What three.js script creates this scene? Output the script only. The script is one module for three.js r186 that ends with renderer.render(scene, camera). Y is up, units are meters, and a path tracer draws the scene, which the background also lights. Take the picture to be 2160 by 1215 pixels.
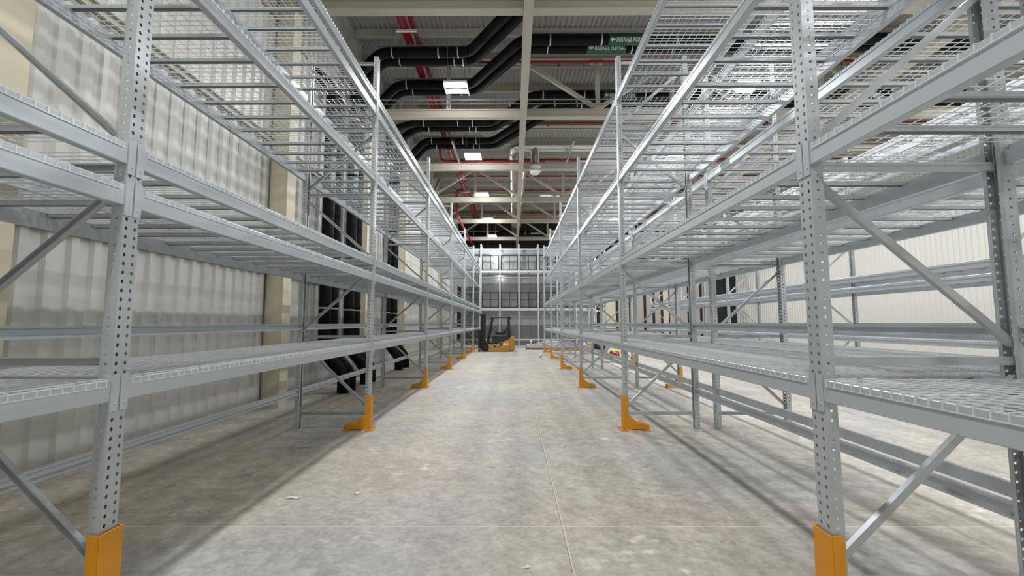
import * as THREE from 'three';
import { mergeGeometries } from 'three/addons/utils/BufferGeometryUtils.js';
import { RoundedBoxGeometry } from 'three/addons/geometries/RoundedBoxGeometry.js';
import { RectAreaLightUniformsLib } from 'three/addons/lights/RectAreaLightUniformsLib.js';

// ------------------------------------------------------------------ camera, sky, lights, exposure
const scene = new THREE.Scene();
const camera = new THREE.PerspectiveCamera(2 * Math.atan(607.5 / 900) * 180 / Math.PI, 2160 / 1215, 0.05, 120);
camera.position.set(0, 1.6, 0);
camera.rotation.set(Math.atan(73.5 / 900), Math.atan(3 / 900), -0.0012, 'YXZ');
scene.add(camera);
const renderer = new THREE.WebGLRenderer({ antialias: true });
renderer.toneMapping = THREE.LinearToneMapping;
renderer.toneMappingExposure = 1.24;
renderer.shadowMap.enabled = true;
RectAreaLightUniformsLib.init();
scene.background = new THREE.Color(0.75, 0.85, 0.95);
scene.backgroundIntensity = 2.2;
const LAMP_POWER = 200;              // of each ceiling fitting
const LAMP_SIDE = 7.2;
const LAMP_X = [-1.56, 6.33, 14.2];
const LAMP_Z = [-3.6, 1.35, 6.3, 11.23, 16.1, 21.05, 26.2, 31.3];

// ------------------------------------------------------------------ helpers
let seed = 12345;
const rnd = () => { seed = (seed * 1664525 + 1013904223) >>> 0; return seed / 4294967296; };
const rr = (a, b) => a + (b - a) * rnd();
const used = {};
const numbered = (n) => { const k = used[n] = (used[n] ?? -1) + 1; return k ? n + '_' + String(k).padStart(3, '0') : n; };
const V = (x, y, Z) => new THREE.Vector3(x, y, -Z);        // Z counts away from the camera
function tag(o, label, category, group, kind) {
  if (label) o.userData.label = label;
  if (category) o.userData.category = category;
  if (group) o.userData.group = group;
  if (kind) o.userData.kind = kind;
  return o;
}
function thing(name, label, category, x, y, Z, group) {
  const o = new THREE.Group(); o.name = numbered(name); o.position.set(x, y, -Z); scene.add(o);
  return tag(o, label, category, group);
}
function structure(name) { const o = new THREE.Group(); o.name = name; o.userData.kind = 'structure'; scene.add(o); return o; }
function part(name, geo, mat, parent, pos, rot) {
  const m = new THREE.Mesh(geo, mat); m.name = name; m.castShadow = m.receiveShadow = true;
  if (pos) m.position.set(...pos);
  if (rot) m.rotation.set(...rot);
  parent.add(m); return m;
}
const boxes = new Map();
function box(w, h, d) { const k = [w, h, d].map((v) => v.toFixed(4)).join(); if (!boxes.has(k)) boxes.set(k, new THREE.BoxGeometry(w, h, d)); return boxes.get(k); }
const bx = (w, h, d, x = 0, y = 0, z = 0) => { const g = new THREE.BoxGeometry(w, h, d); g.translate(x, y, z); return g; };
const rbx = (w, h, d, r, x = 0, y = 0, z = 0, s = 2) => { const g = new RoundedBoxGeometry(w, h, d, s, r); g.translate(x, y, z); return g; };
const cyl = (r, h, x = 0, y = 0, z = 0, n = 16, r2 = r) => { const g = new THREE.CylinderGeometry(r2, r, h, n); g.translate(x, y, z); return g; };
const merge = (list) => mergeGeometries(list.map((g) => { const q = g.index ? g.toNonIndexed() : g; for (const k of Object.keys(q.attributes)) if (!['position', 'normal', 'uv'].includes(k)) q.deleteAttribute(k); return q; }));
const poly = (pts) => { const s = new THREE.Shape(); pts.forEach(([x, y], i) => i ? s.lineTo(x, y) : s.moveTo(x, y)); s.closePath(); return s; };
// prism: polygon in x,y pushed along z, centred on z
function prism(pts, len, bevel = 0) {
  const g = new THREE.ExtrudeGeometry(poly(pts), { depth: len - 2 * bevel, bevelEnabled: bevel > 0, bevelThickness: bevel, bevelSize: bevel, bevelOffset: -bevel, bevelSegments: 1, steps: 1, curveSegments: 6 });
  g.translate(0, 0, -len / 2 + bevel); return g;
}
const alongX = (g) => { g.rotateY(Math.PI / 2); return g; };   // z -> x
function bar(a, b, prof) {                                      // a profile swept straight from a to b
  const d = new THREE.Vector3().subVectors(b, a), L = d.length();
  const g = prism(prof, L); const m = new THREE.Matrix4();
  const up = Math.abs(d.y) / L > 0.98 ? new THREE.Vector3(1, 0, 0) : new THREE.Vector3(0, 1, 0);
  m.lookAt(b, a, up); m.setPosition(a.clone().add(b).multiplyScalar(0.5)); g.applyMatrix4(m); return g;
}
const sq = (w, h) => [[-w / 2, -h / 2], [w / 2, -h / 2], [w / 2, h / 2], [-w / 2, h / 2]];
const cProf = (w, h, t) => [[-w / 2, -h / 2], [w / 2, -h / 2], [w / 2, -h / 2 + t], [-w / 2 + t, -h / 2 + t], [-w / 2 + t, h / 2 - t], [w / 2, h / 2 - t], [w / 2, h / 2], [-w / 2, h / 2]];
const iProf = (w, h, tf, tw) => [[-w / 2, -h / 2], [w / 2, -h / 2], [w / 2, -h / 2 + tf], [tw / 2, -h / 2 + tf], [tw / 2, h / 2 - tf], [w / 2, h / 2 - tf], [w / 2, h / 2], [-w / 2, h / 2], [-w / 2, h / 2 - tf], [-tw / 2, h / 2 - tf], [-tw / 2, -h / 2 + tf], [-w / 2, -h / 2 + tf]];
function pathOf(pts, rad) {                                     // polyline with rounded corners
  const path = new THREE.CurvePath(); let prev = pts[0].clone();
  for (let i = 1; i < pts.length - 1; i++) {
    const p = pts[i], u = new THREE.Vector3().subVectors(pts[i - 1], p), w = new THREE.Vector3().subVectors(pts[i + 1], p);
    const r = Math.min(rad, u.length() * 0.49, w.length() * 0.49);
    const a = p.clone().addScaledVector(u.normalize(), r), b = p.clone().addScaledVector(w.normalize(), r);
    if (prev.distanceTo(a) > 1e-4) path.add(new THREE.LineCurve3(prev, a));
    path.add(new THREE.QuadraticBezierCurve3(a, p.clone(), b)); prev = b;
  }
  path.add(new THREE.LineCurve3(prev, pts[pts.length - 1].clone())); return path;
}
function tube(pts, r, rad = 0.3, n = 14) {
  const path = pathOf(pts, rad), geos = [];
  for (const c of path.curves) geos.push(new THREE.TubeGeometry(c, c.isLineCurve3 ? 1 : 8, r, n, false));
  return merge(geos);
}
function ring(center, dir, r, w, t) {                            // flat strap round a pipe
  const g = new THREE.LatheGeometry([[r, -w / 2], [r + t, -w / 2], [r + t, w / 2], [r, w / 2], [r, -w / 2]].map(([x, y]) => new THREE.Vector2(x, y)), 20);
  g.applyQuaternion(new THREE.Quaternion().setFromUnitVectors(new THREE.Vector3(0, 1, 0), dir.clone().normalize())); g.translate(center.x, center.y, center.z); return g;
}
// seamless value noise
function noiseGrid(n) { const a = new Float32Array(n * n); for (let i = 0; i < a.length; i++) a[i] = rnd(); return (x, y) => { x = (x % 1 + 1) % 1 * n; y = (y % 1 + 1) % 1 * n; const i = Math.floor(x), j = Math.floor(y), u = x - i, v = y - j, s = u * u * (3 - 2 * u), t = v * v * (3 - 2 * v), i1 = (i + 1) % n, j1 = (j + 1) % n, i0 = i % n, j0 = j % n; return (a[j0 * n + i0] * (1 - s) + a[j0 * n + i1] * s) * (1 - t) + (a[j1 * n + i0] * (1 - s) + a[j1 * n + i1] * s) * t; }; }

// ------------------------------------------------------------------ materials
const mat = (c, rough, metal = 0, extra = {}) => new THREE.MeshPhysicalMaterial({ color: new THREE.Color(c), roughness: rough, metalness: metal, ...extra });
function grainTexture(size, base, amount, cells, stretch = 1) {
  const n1 = noiseGrid(cells), n2 = noiseGrid(cells * 4), d = new Uint8Array(size * size * 4);
  for (let y = 0; y < size; y++) for (let x = 0; x < size; x++) {
    const u = x / size, v = y / size, k = (n1(u, v * stretch) - 0.5) * 0.6 + (n2(u, v * stretch) - 0.5) * 0.4, i = (y * size + x) * 4;
    for (let c = 0; c < 3; c++) d[i + c] = Math.max(0, Math.min(255, base[c] * (1 + k * amount))); d[i + 3] = 255;
  }
  const t = new THREE.DataTexture(d, size, size); t.wrapS = t.wrapT = THREE.RepeatWrapping; t.magFilter = THREE.LinearFilter; t.minFilter = THREE.LinearMipmapLinearFilter; t.generateMipmaps = true; t.colorSpace = THREE.SRGBColorSpace; t.needsUpdate = true; return t;
}
const M = {
  rack: mat('#bac0c2', 0.35, 0.28), beam: mat('#c0c8cd', 0.31, 0.28), wire: mat('#e2e6e8', 0.3, 0.25), plate: mat('#d6d6d2', 0.5, 0.2),
  orange: mat('#dc9210', 0.42), cream: mat('#bfb9ab', 0.5), creamColumn: mat('#cbc3aa', 0.6), deck: mat('#aeada9', 0.6, 0.1),
  wallSheet: mat('#cccbc4', 0.5, 0.1), pipe: mat('#07080d', 0.6, 0, { specularIntensity: 0.35 }), strap: mat('#c9ccd0', 0.4, 0.6), strut: mat('#a9aba8', 0.45, 0.6),
  red: mat('#8d0f1c', 0.4), duct: mat('#dbd9d3', 0.22, 0.85), white: mat('#e4e4de', 0.5), black: mat('#141416', 0.5), matt: mat('#1b1b1d', 0.8),
  glossGrey: mat('#9ba09f', 0.12, 0.0, { clearcoat: 0.5, clearcoatRoughness: 0.06 }), sheetDark: mat('#6e716f', 0.14, 0.0, { clearcoat: 0.5, clearcoatRoughness: 0.06 }), frameBlack: mat('#1c1d20', 0.5), brown: mat('#2d2521', 0.8),
  yellow: mat('#b17d18', 0.35, 0, { clearcoat: 0.3 }), tyre: mat('#1a1a1b', 0.85), vinyl: mat('#17181a', 0.5), slate: mat('#23272c', 0.45), steelDark: mat('#3a3c3f', 0.45, 0.6),
  panelGrey: mat('#a8a19a', 0.7), joint: mat('#ddd4bb', 0.8), jointDark: mat('#5d5850', 0.9), wrap: mat('#cfcac6', 0.3, 0, { transmission: 0.25, thickness: 0 }), board: mat('#7f7a74', 0.8),
  gasket: mat('#0a0a0a', 1, 0, { specularIntensity: 0 }), lampBody: mat('#dedfdf', 0.45), lampGlow: new THREE.MeshStandardMaterial({ color: '#ffffff', emissive: '#fbfcff', emissiveIntensity: 6, roughness: 0.5 }),
  bottle: mat('#eceae4', 0.4), labelGrey: mat('#8b8d92', 0.6), redPlastic: mat('#b01c22', 0.4), lime: mat('#d6dd4a', 0.5), paper: mat('#e9e4d6', 0.8), glass: mat('#eef6f4', 0.15, 0, { transmission: 1, thickness: 0 }),
};

// ------------------------------------------------------------------ floor: slabs with filled joints
function concrete() {
  const S = 2048, d = new Uint8Array(S * S * 4), n = [3, 7, 16, 40, 110, 300, 700].map(noiseGrid), sA = noiseGrid(60), sB = noiseGrid(128), cool = noiseGrid(5), cool2 = noiseGrid(13), rose = noiseGrid(6);
  for (let y = 0; y < S; y++) for (let x = 0; x < S; x++) {
    const u = x / S, v = y / S, i = (y * S + x) * 4;
    const wx = u + (n[2](u, v) - 0.5) * 0.03, wy = v + (n[2](v, u) - 0.5) * 0.03;
    let k = (n[0](wx, wy) - 0.5) * 0.07 + (n[1](wx, wy) - 0.5) * 0.06 + (n[2](wx, wy) - 0.5) * 0.07 + (n[3](wx, wy) - 0.5) * 0.06 + (n[4](u, v) - 0.5) * 0.10 + (n[5](u, v) - 0.5) * 0.11 + (n[6](u, v) - 0.5) * 0.08;
    const streak = sA(wx * 0.5 + wy * 0.5, (wy - wx) * 2) - 0.5, streak2 = sB(wx, wy * 3) - 0.5;
    k += streak * 0.06 + streak2 * 0.05;
    const scuff = Math.max(0, sB(wx * 2 + 0.3, wy * 0.5) * n[3](wy, wx) - 0.66) * 0.7; k -= scuff;
    const chalk = Math.max(0, n[4](wy + 0.4, wx) * n[2](wy, wx) - 0.6) * 0.8; k += chalk;
    const c = Math.max(0, Math.min(1, (cool(wx, wy) * 0.6 + cool2(wx, wy) * 0.4 - 0.45) * 3)), r = Math.max(0, Math.min(1, (rose(wx, wy) - 0.5) * 2.5));
    const R = 191 - 11 * c + 2 * r, G = 184 - 5 * c - 1 * r, B = 171 + 3 * c;
    d[i] = Math.min(255, R * (1 + k)); d[i + 1] = Math.min(255, G * (1 + k)); d[i + 2] = Math.min(255, B * (1 + k)); d[i + 3] = 255;
  }
  const t = new THREE.DataTexture(d, S, S); t.wrapS = t.wrapT = THREE.RepeatWrapping; t.magFilter = THREE.LinearFilter; t.minFilter = THREE.LinearMipmapLinearFilter; t.generateMipmaps = true; t.colorSpace = THREE.SRGBColorSpace; t.needsUpdate = true; return t;
}
const concreteTex = concrete();
M.concrete = new THREE.MeshPhysicalMaterial({ map: concreteTex, roughness: 0.58 });
const XL = -4.8, XR = 19, ZN = -7.5, ZB = 36.5, ROOF = 10.45;
{
  const floor = structure('floor');
  part('subfloor', box(XR - XL + 0.6, 0.2, ZB - ZN + 0.6), M.jointDark, floor, [(XL + XR) / 2, -0.21, -(ZN + ZB) / 2]);
  const xs = [XL - 0.2, 0.385, 6.6, 12.8, XR + 0.2], zs = [ZN - 0.2, 3.505, ZB + 0.2];
  for (let i = 0; i < xs.length - 1; i++) for (let j = 0; j < zs.length - 1; j++) {
    const w = xs[i + 1] - xs[i] - 0.016, dd = zs[j + 1] - zs[j] - 0.012, cx = (xs[i] + xs[i + 1]) / 2, cz = -(zs[j] + zs[j + 1]) / 2;
    const g = bx(w, 0.11, dd, 0, -0.055, 0), p = g.attributes.position, uv = g.attributes.uv;
    for (let k = 0; k < p.count; k++) uv.setXY(k, (p.getX(k) + cx) / 9 + 0.13, (p.getZ(k) + cz) / 9 + 0.41);
    part('slab', g, M.concrete, floor, [cx, 0, cz]);
  }
  for (let i = 1; i < xs.length - 1; i++) part('joint_filler', box(0.012, 0.1, ZB - ZN), M.joint, floor, [xs[i] + 0.002, -0.0508, -(ZN + ZB) / 2]);
  part('joint_filler', box(XR - XL, 0.1, 0.0118), M.joint, floor, [(XL + XR) / 2, -0.0504, -3.505]);
}

// ------------------------------------------------------------------ walls
// trapezoid sheet: ribs repeat along x, sheet runs along y (height h), face towards +z
function ribSheet(w, h, pitch, depth, top = 0.45, slope = 0.12) {
  const pts = []; const n = Math.round(w / pitch), p = w / n;
  for (let i = 0; i < n; i++) { const x = i * p; pts.push([x, 0], [x + p * (1 - top) / 2 - p * slope / 2, 0], [x + p * (1 - top) / 2 + p * slope / 2, depth], [x + p * (1 + top) / 2 - p * slope / 2, depth], [x + p * (1 + top) / 2 + p * slope / 2, 0]); }
  pts.push([w, 0]);
  const pos = [], nor = [], idx = [];
  for (let i = 0; i < pts.length - 1; i++) {
    const [x0, z0] = pts[i], [x1, z1] = pts[i + 1]; if (x1 - x0 < 1e-6) continue;
    const L = Math.hypot(x1 - x0, z1 - z0), nx = -(z1 - z0) / L, nz = (x1 - x0) / L, b = pos.length / 3;
    pos.push(x0, 0, z0, x1, 0, z1, x1, h, z1, x0, h, z0); for (let k = 0; k < 4; k++) nor.push(nx, 0, nz); idx.push(b, b + 1, b + 2, b, b + 2, b + 3);
  }
  const g = new THREE.BufferGeometry(); g.setAttribute('position', new THREE.Float32BufferAttribute(pos, 3)); g.setAttribute('normal', new THREE.Float32BufferAttribute(nor, 3)); g.setIndex(idx); return g;
}
const TRUSS = [-5.9, -1.15, 3.6, 8.38, 13.0, 17.6, 22.4, 27.2, 33.0];
{
  const w = structure('wall_left');
  part('backing', box(0.2, ROOF + 0.4, ZB - ZN + 0.4), M.wallSheet, w, [XL - 0.16, (ROOF + 0.4) / 2, -(ZN + ZB) / 2]);
  const sheet = ribSheet(1.0, ROOF - 0.05, 0.25, 0.04);
  for (let Z = ZN; Z < ZB - 0.5; Z += 1.0) part('wall_panel', sheet, M.wallSheet, w, [XL - 0.05, 0.03, -Z], [0, Math.PI / 2, 0]);
  for (const Z of TRUSS.slice(0, 9)) part('column', bar(V(XL + 0.16, 0, Z), V(XL + 0.16, 9.9, Z), iProf(0.32, 0.28, 0.014, 0.01).map(([a, b]) => [b, a])), M.creamColumn, w);
  for (const Z of TRUSS) part('column_casing', box(0.012, 9.8, 0.3), M.creamColumn, w, [XL + 0.327, 4.9, -Z]);
  for (const h of [2.62, 5.2, 7.8]) part('girt', prism(cProf(0.05, 0.12, 0.006), ZB - ZN), M.cream, w, [XL + 0.03, h, -(ZN + ZB) / 2]);
  for (let k = 1; k < TRUSS.length - 1; k++) { const Z = TRUSS[k]; part('knee_brace', bar(V(XL + 0.4, 8.3, Z), V(XL + 0.4, 10.2, Z + 2.6), sq(0.12, 0.12)), M.cream, w); }
  const wr = structure('wall_right');
  part('backing', box(0.2, ROOF + 0.4, ZB - ZN + 0.4), M.wallSheet, wr, [XR + 0.16, (ROOF + 0.4) / 2, -(ZN + ZB) / 2]);
  for (let Z = ZN + 1; Z <= ZB; Z += 1.0) part('wall_panel', sheet, M.wallSheet, wr, [XR + 0.05, 0.03, -Z], [0, -Math.PI / 2, 0]);
  const wf = structure('wall_front');
  part('backing', box(XR - XL + 0.8, ROOF + 0.4, 0.2), M.wallSheet, wf, [(XL + XR) / 2, (ROOF + 0.4) / 2, -ZN + 0.2]);
  for (let x = XL; x < XR - 0.5; x += 1.0) part('wall_panel', sheet, M.wallSheet, wf, [x + 1, 0.03, -ZN + 0.08], [0, Math.PI, 0]);
  const wb = structure('wall_back');
  part('backing', box(XR - XL + 0.8, ROOF + 0.4, 0.2), M.brown, wb, [(XL + XR) / 2, (ROOF + 0.4) / 2, -ZB - 0.2]);
  const cuts = [8.82, 9.9, 11.2, 11.9, 12.65, 13.3, 13.9, 14.9, 16.0, 17.0];
  for (let i = 0; i < cuts.length - 1; i++) part('wall_panel', box(cuts[i + 1] - cuts[i] - (i % 2 ? 0.28 : 0.2), 6.2, 0.06), i === 4 ? M.creamColumn : M.panelGrey, wb, [(cuts[i] + cuts[i + 1]) / 2 + 0.06, 3.25, -ZB - 0.06]);
  part('wall_panel', box(1.05, 6.2, 0.08), M.creamColumn, wb, [8.2, 3.15, -ZB - 0.05]);
  for (let x = XL + 0.4; x < 6; x += 1.15) part('wall_panel', box(1.1, 5.9, 0.06), M.panelGrey, wb, [x + 0.57, 2.97, -ZB - 0.06]);
  part('opening_frame', box(1.9, 0.16, 0.14), M.white, wb, [6.7, 2.62, -ZB + 0.0]);
  for (const x of [5.85, 6.75, 7.55]) part('opening_frame', box(0.12, 2.55, 0.14), M.white, wb, [x, 1.28, -ZB]);
  const d1 = structure('door_1');                                        // dark slatted shutter
  part('shutter_box', box(2.0, 0.3, 0.2), M.steelDark, d1, [18.0, 5.3, -ZB + 0.02]);
  for (let y = 0.1; y < 5.1; y += 0.2) part('slat', box(1.9, 0.185, 0.05), M.steelDark, d1, [18.0, y + 0.1, -ZB + 0.03], [0.12, 0, 0]);
  const d2 = structure('door_2');                                        // black door at the far end of the left wall
  part('door_leaf', box(0.06, 4.8, 1.5), M.matt, d2, [XL + 0.06, 2.42, -34.2]);
  part('door_leaf', box(0.06, 4.8, 1.5), M.matt, d2, [XL + 0.06, 2.42, -32.65 - 3.1 + 1.5 + 0.1]);
}

// ------------------------------------------------------------------ roof: deck, purlins, trusses, long beam
const SKY = { x0: 1.85, x1: 3.35, z0: 28.75, z1: 30.4 };
{
  const c = structure('ceiling');
  const deckPiece = (x0, x1, z0, z1) => { const g = ribSheet(x1 - x0, z1 - z0, 0.155, 0.045, 0.4, 0.2); g.rotateX(Math.PI / 2); part('deck_panel', g, M.deck, c, [x0, ROOF + 0.045, -z1]); };
  const xsplit = [XL - 0.1, 1.85, 3.35, 8, 13.5, XR + 0.1], zl = [ZN - 0.1, ...TRUSS.slice(1), ZB + 0.1];
  for (let j = 0; j < zl.length - 1; j++) for (let i = 0; i < 5; i++) {
    if (i === 1 && zl[j] < SKY.z0 && zl[j + 1] > SKY.z1) { deckPiece(xsplit[1], xsplit[2], zl[j], SKY.z0); deckPiece(xsplit[1], xsplit[2], SKY.z1, zl[j + 1]); } else deckPiece(xsplit[i], xsplit[i + 1], zl[j], zl[j + 1]);
  }
  const over = (x0, x1, z0, z1) => part('roof_insulation', box(x1 - x0, 0.16, z1 - z0), M.white, c, [(x0 + x1) / 2, ROOF + 0.13, -(z0 + z1) / 2]);
  over(XL - 0.3, SKY.x0, ZN - 0.3, ZB + 0.3); over(SKY.x1, XR + 0.3, ZN - 0.3, ZB + 0.3); over(SKY.x0, SKY.x1, ZN - 0.3, SKY.z0); over(SKY.x0, SKY.x1, SKY.z1, ZB + 0.3);
  const pur = prism(cProf(0.09, 0.24, 0.012), XR - XL); alongX(pur);
  for (let j = 0; j < TRUSS.length; j++) { const z0 = TRUSS[j], z1 = TRUSS[j + 1] ?? ZB; for (const q of [0.17, 0.5, 0.83]) part('purlin', pur, M.cream, c, [(XL + XR) / 2, ROOF - 0.12, -(z0 + (z1 - z0) * q)]); }
  const Hb = 8.04, panelX = [-4.4, -2.04, 0.32, 2.68, 5.04, 7.4, 9.76, 12.12, 14.48, 16.84];
  const chord = prism(iProf(0.2, 0.26, 0.025, 0.02), XR - XL); alongX(chord);
  const topc = prism(iProf(0.22, 0.24, 0.022, 0.02), XR - XL); alongX(topc);
  TRUSS.forEach((Z, k) => {
    const t = new THREE.Group(); t.name = 'truss'; t.position.set((XL + XR) / 2, 0, -Z); c.add(t);
    const ox = -(XL + XR) / 2;
    part('bottom_chord', chord, M.cream, t, [0, Hb + 0.13, 0]);
    part('top_chord', topc, M.cream, t, [0, 10.06, 0]);
    if (k === 3 || k === 5) return;                                      // plain beams without webs
    panelX.forEach((x, i) => {
      part('vertical', bar(new THREE.Vector3(x + ox, Hb + 0.26, 0), new THREE.Vector3(x + ox, 9.94, 0), sq(0.13, 0.13)), M.cream, t);
      part('gusset', box(0.4, 0.09, 0.16), M.cream, t, [x + ox, 9.9, 0]);
      if (i < panelX.length - 1 && !(k === 4 && i < 2)) { const out = x >= 0.3, x2 = panelX[i + 1], up = out ? i % 2 === 0 : i % 2 === 1;
        part('diagonal', bar(new THREE.Vector3((up ? x : x2) + ox, 9.9, 0), new THREE.Vector3((up ? x2 : x) + ox, Hb + 0.3, 0), sq(0.11, 0.11)), M.cream, t); }
    });
  });
  part('long_beam', prism(iProf(0.2, 0.3, 0.02, 0.016), ZB - ZN), M.cream, c, [0.32, 8.15, -(ZN + ZB) / 2]);
  part('long_beam', prism(iProf(0.2, 0.3, 0.02, 0.016), ZB - ZN), M.cream, c, [9.9, 8.15, -(ZN + ZB) / 2]);
  const w = structure('window_1');                                        // roof light
  part('pane', box(SKY.x1 - SKY.x0 - 0.04, 0.008, SKY.z1 - SKY.z0 - 0.04), M.glass, w, [(SKY.x0 + SKY.x1) / 2, ROOF + 0.16, -(SKY.z0 + SKY.z1) / 2]);
  for (const x of [SKY.x0 + 0.03, SKY.x1 - 0.03]) part('window_frame', box(0.06, 0.12, SKY.z1 - SKY.z0), M.white, w, [x, ROOF + 0.1, -(SKY.z0 + SKY.z1) / 2]);
  for (const z of [SKY.z0 + 0.03, (SKY.z0 + SKY.z1) / 2, SKY.z1 - 0.03]) part('window_frame', box(SKY.x1 - SKY.x0 - 0.12, 0.12, 0.05), M.white, w, [(SKY.x0 + SKY.x1) / 2, ROOF + 0.1, -z]);
}

// ------------------------------------------------------------------ ceiling lamps
const ordinal = ['first', 'second', 'third', 'fourth', 'fifth', 'sixth', 'seventh', 'eighth', 'ninth', 'tenth', 'eleventh', 'twelfth'];
{
  const body = merge([rbx(0.64, 0.05, 0.56, 0.015, 0, 0.075, 0), bx(0.02, 0.05, 0.56, 0.31, 0.03, 0), bx(0.02, 0.05, 0.56, -0.31, 0.03, 0), bx(0.16, 0.05, 0.3, 0, 0.12, 0)]);
  const lens = rbx(0.59, 0.04, 0.225, 0.015, 0, 0, 0);
  const rowName = ['over the aisle', 'beyond the right rack', 'near the right wall'];
  LAMP_X.forEach((x, r) => LAMP_Z.forEach((Z, k) => {
    if (r === 0 && k === 2) return;                                       // no lit fitting over the near part of the aisle
    const t = thing('ceiling_lamp', `lit twin-strip LED ceiling lamp ${rowName[r]}, ${ordinal[k]} in its row`, 'lamp', x, 8.0, Z, 'LED ceiling lamps');
    part('housing', body, M.lampBody, t); part('divider', box(0.6, 0.02, 0.064), M.gasket, t, [0, 0.026, 0]);
    for (const s of [-1, 1]) part('lens', lens, M.lampGlow, t, [0, 0.03, s * 0.145]);
    for (const s of [-1, 1]) part('hanger_wire', box(0.006, ROOF - 8.1, 0.006), M.strut, t, [s * 0.25, (ROOF - 8.1) / 2 + 0.1, 0]);
    for (const s of [-1, 1]) { const l = new THREE.RectAreaLight('#fbfcff', LAMP_POWER, 0.57, 0.21); l.name = 'lamp_light'; l.position.set(0, 0.006, s * 0.145); l.rotation.x = -Math.PI / 2; l.castShadow = true; t.add(l); }
    const side = new THREE.PointLight('#fbfcff', LAMP_SIDE, 0, 2); side.name = 'lamp_side_light'; side.position.set(0, -0.1, 0); side.shadow.radius = 2; side.castShadow = true; t.add(side);   // sideways glow of the bulging lenses
  }));
}

// ------------------------------------------------------------------ pallet racks
const PITCH = 4.2, DEPTH = 1.13, PH = 5.86;
const postGeo = (() => {
  const hexHole = (cx, cy, r, sy = 1) => { const p = new THREE.Path(); for (let i = 0; i < 6; i++) { const a = -i * Math.PI / 3, x = cx + r * Math.cos(a), y = cy + r * sy * Math.sin(a); i ? p.lineTo(x, y) : p.moveTo(x, y); } p.closePath(); return p; };
  const face = (w, cols, r, sy) => { const s = poly([[-w / 2, 0], [w / 2, 0], [w / 2, PH], [-w / 2, PH]]); for (const c of cols) for (let y = 0.075; y < PH - 0.03; y += 0.05) s.holes.push(hexHole(c, y, r, sy)); return new THREE.ExtrudeGeometry(s, { depth: 0.003, bevelEnabled: false, curveSegments: 1 }); };
  const front = face(0.1, [-0.027, 0.027], 0.0095, 1.25); front.rotateY(-Math.PI / 2); front.translate(0.003, 0, 0);
  const a = face(0.066, [0], 0.009); a.translate(0.036, 0, 0.047); const b = face(0.066, [0], 0.009); b.translate(0.036, 0, -0.05);
  const lips = [bx(0.003, PH, 0.022, 0.0685, PH / 2, 0.038), bx(0.003, PH, 0.022, 0.0685, PH / 2, -0.038)];
  return merge([front, a, b, ...lips]);
})();
const footGeo = merge([bx(0.13, 0.008, 0.17, 0.035, 0.004, 0), cyl(0.01, 0.02, 0.035, 0.018, 0.07, 6), cyl(0.01, 0.02, 0.035, 0.018, -0.07, 6)]);
const hBrace = (() => { const g = prism(cProf(0.03, 0.045, 0.004), DEPTH - 0.09); g.rotateY(Math.PI / 2); return g; })();
const diag = {};
const dBrace = (y0, y1) => diag[y0 + '_' + y1] ??= bar(new THREE.Vector3(0.05, y0, 0), new THREE.Vector3(DEPTH - 0.05, y1, 0), cProf(0.03, 0.04, 0.004));
const BL = PITCH - 0.104;
const beamProf = (h) => [[0.004, -h], [0, -h + 0.004], [0, -0.004], [0.003, 0], [0.02, 0], [0.02, -0.035], [0.05, -0.035], [0.05, -h]];
const beamGeo = (() => { const g = prism(beamProf(0.115), BL); return g; })();
const rearBeamGeo = (() => { const g = prism(beamProf(0.115).map(([x, y]) => [-x, y]).reverse(), BL); return g; })();
const lowGeo = prism([[0.035, -0.045], [0.035, 0.045], [0, 0.045], [0, 0.028], [0.024, 0.016], [0.024, -0.016], [0, -0.028], [0, -0.045]], BL);
const connGeo = merge([bx(0.005, 0.2, 0.046, -0.003, -0.07, 0), bx(0.05, 0.2, 0.004, 0.022, -0.07, -0.021), cyl(0.007, 0.006, 0, 0, 0, 8).rotateZ(Math.PI / 2).translate(-0.008, -0.13, 0.005)]);
// wire deck, 1.29 wide (z), covering x from 0 to DEPTH, wires on top of the beams, lips bent over both beams
const PW = 1.355;
const deckGeo = (() => {
  const g = [], r = 0.0045, W = PW - 0.02;
  for (let i = 0; i <= 24; i++) { const z = -W / 2 + W * i / 24; g.push(bx(DEPTH + 0.008, r, r, DEPTH / 2, 0.0035, z)); for (const x of [-0.004, DEPTH + 0.004]) g.push(bx(r, 0.036, r, x, -0.015, z)); }
  for (let i = 0; i <= 13; i++) g.push(bx(r, r, W, 0.02 + (DEPTH - 0.04) * i / 13, 0.0085, 0));
  for (const x of [-0.0075, DEPTH + 0.0075]) g.push(bx(r, r, W, x, -0.031, 0));
  return merge(g);
})();
const supGeo = (() => { const g = prism([[-0.02, -0.03], [-0.02, 0], [0.02, 0], [0.02, -0.03], [0.017, -0.03], [0.017, -0.004], [-0.017, -0.004], [-0.017, -0.03]].reverse(), DEPTH - 0.046); g.rotateY(Math.PI / 2); return g; })();
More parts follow.
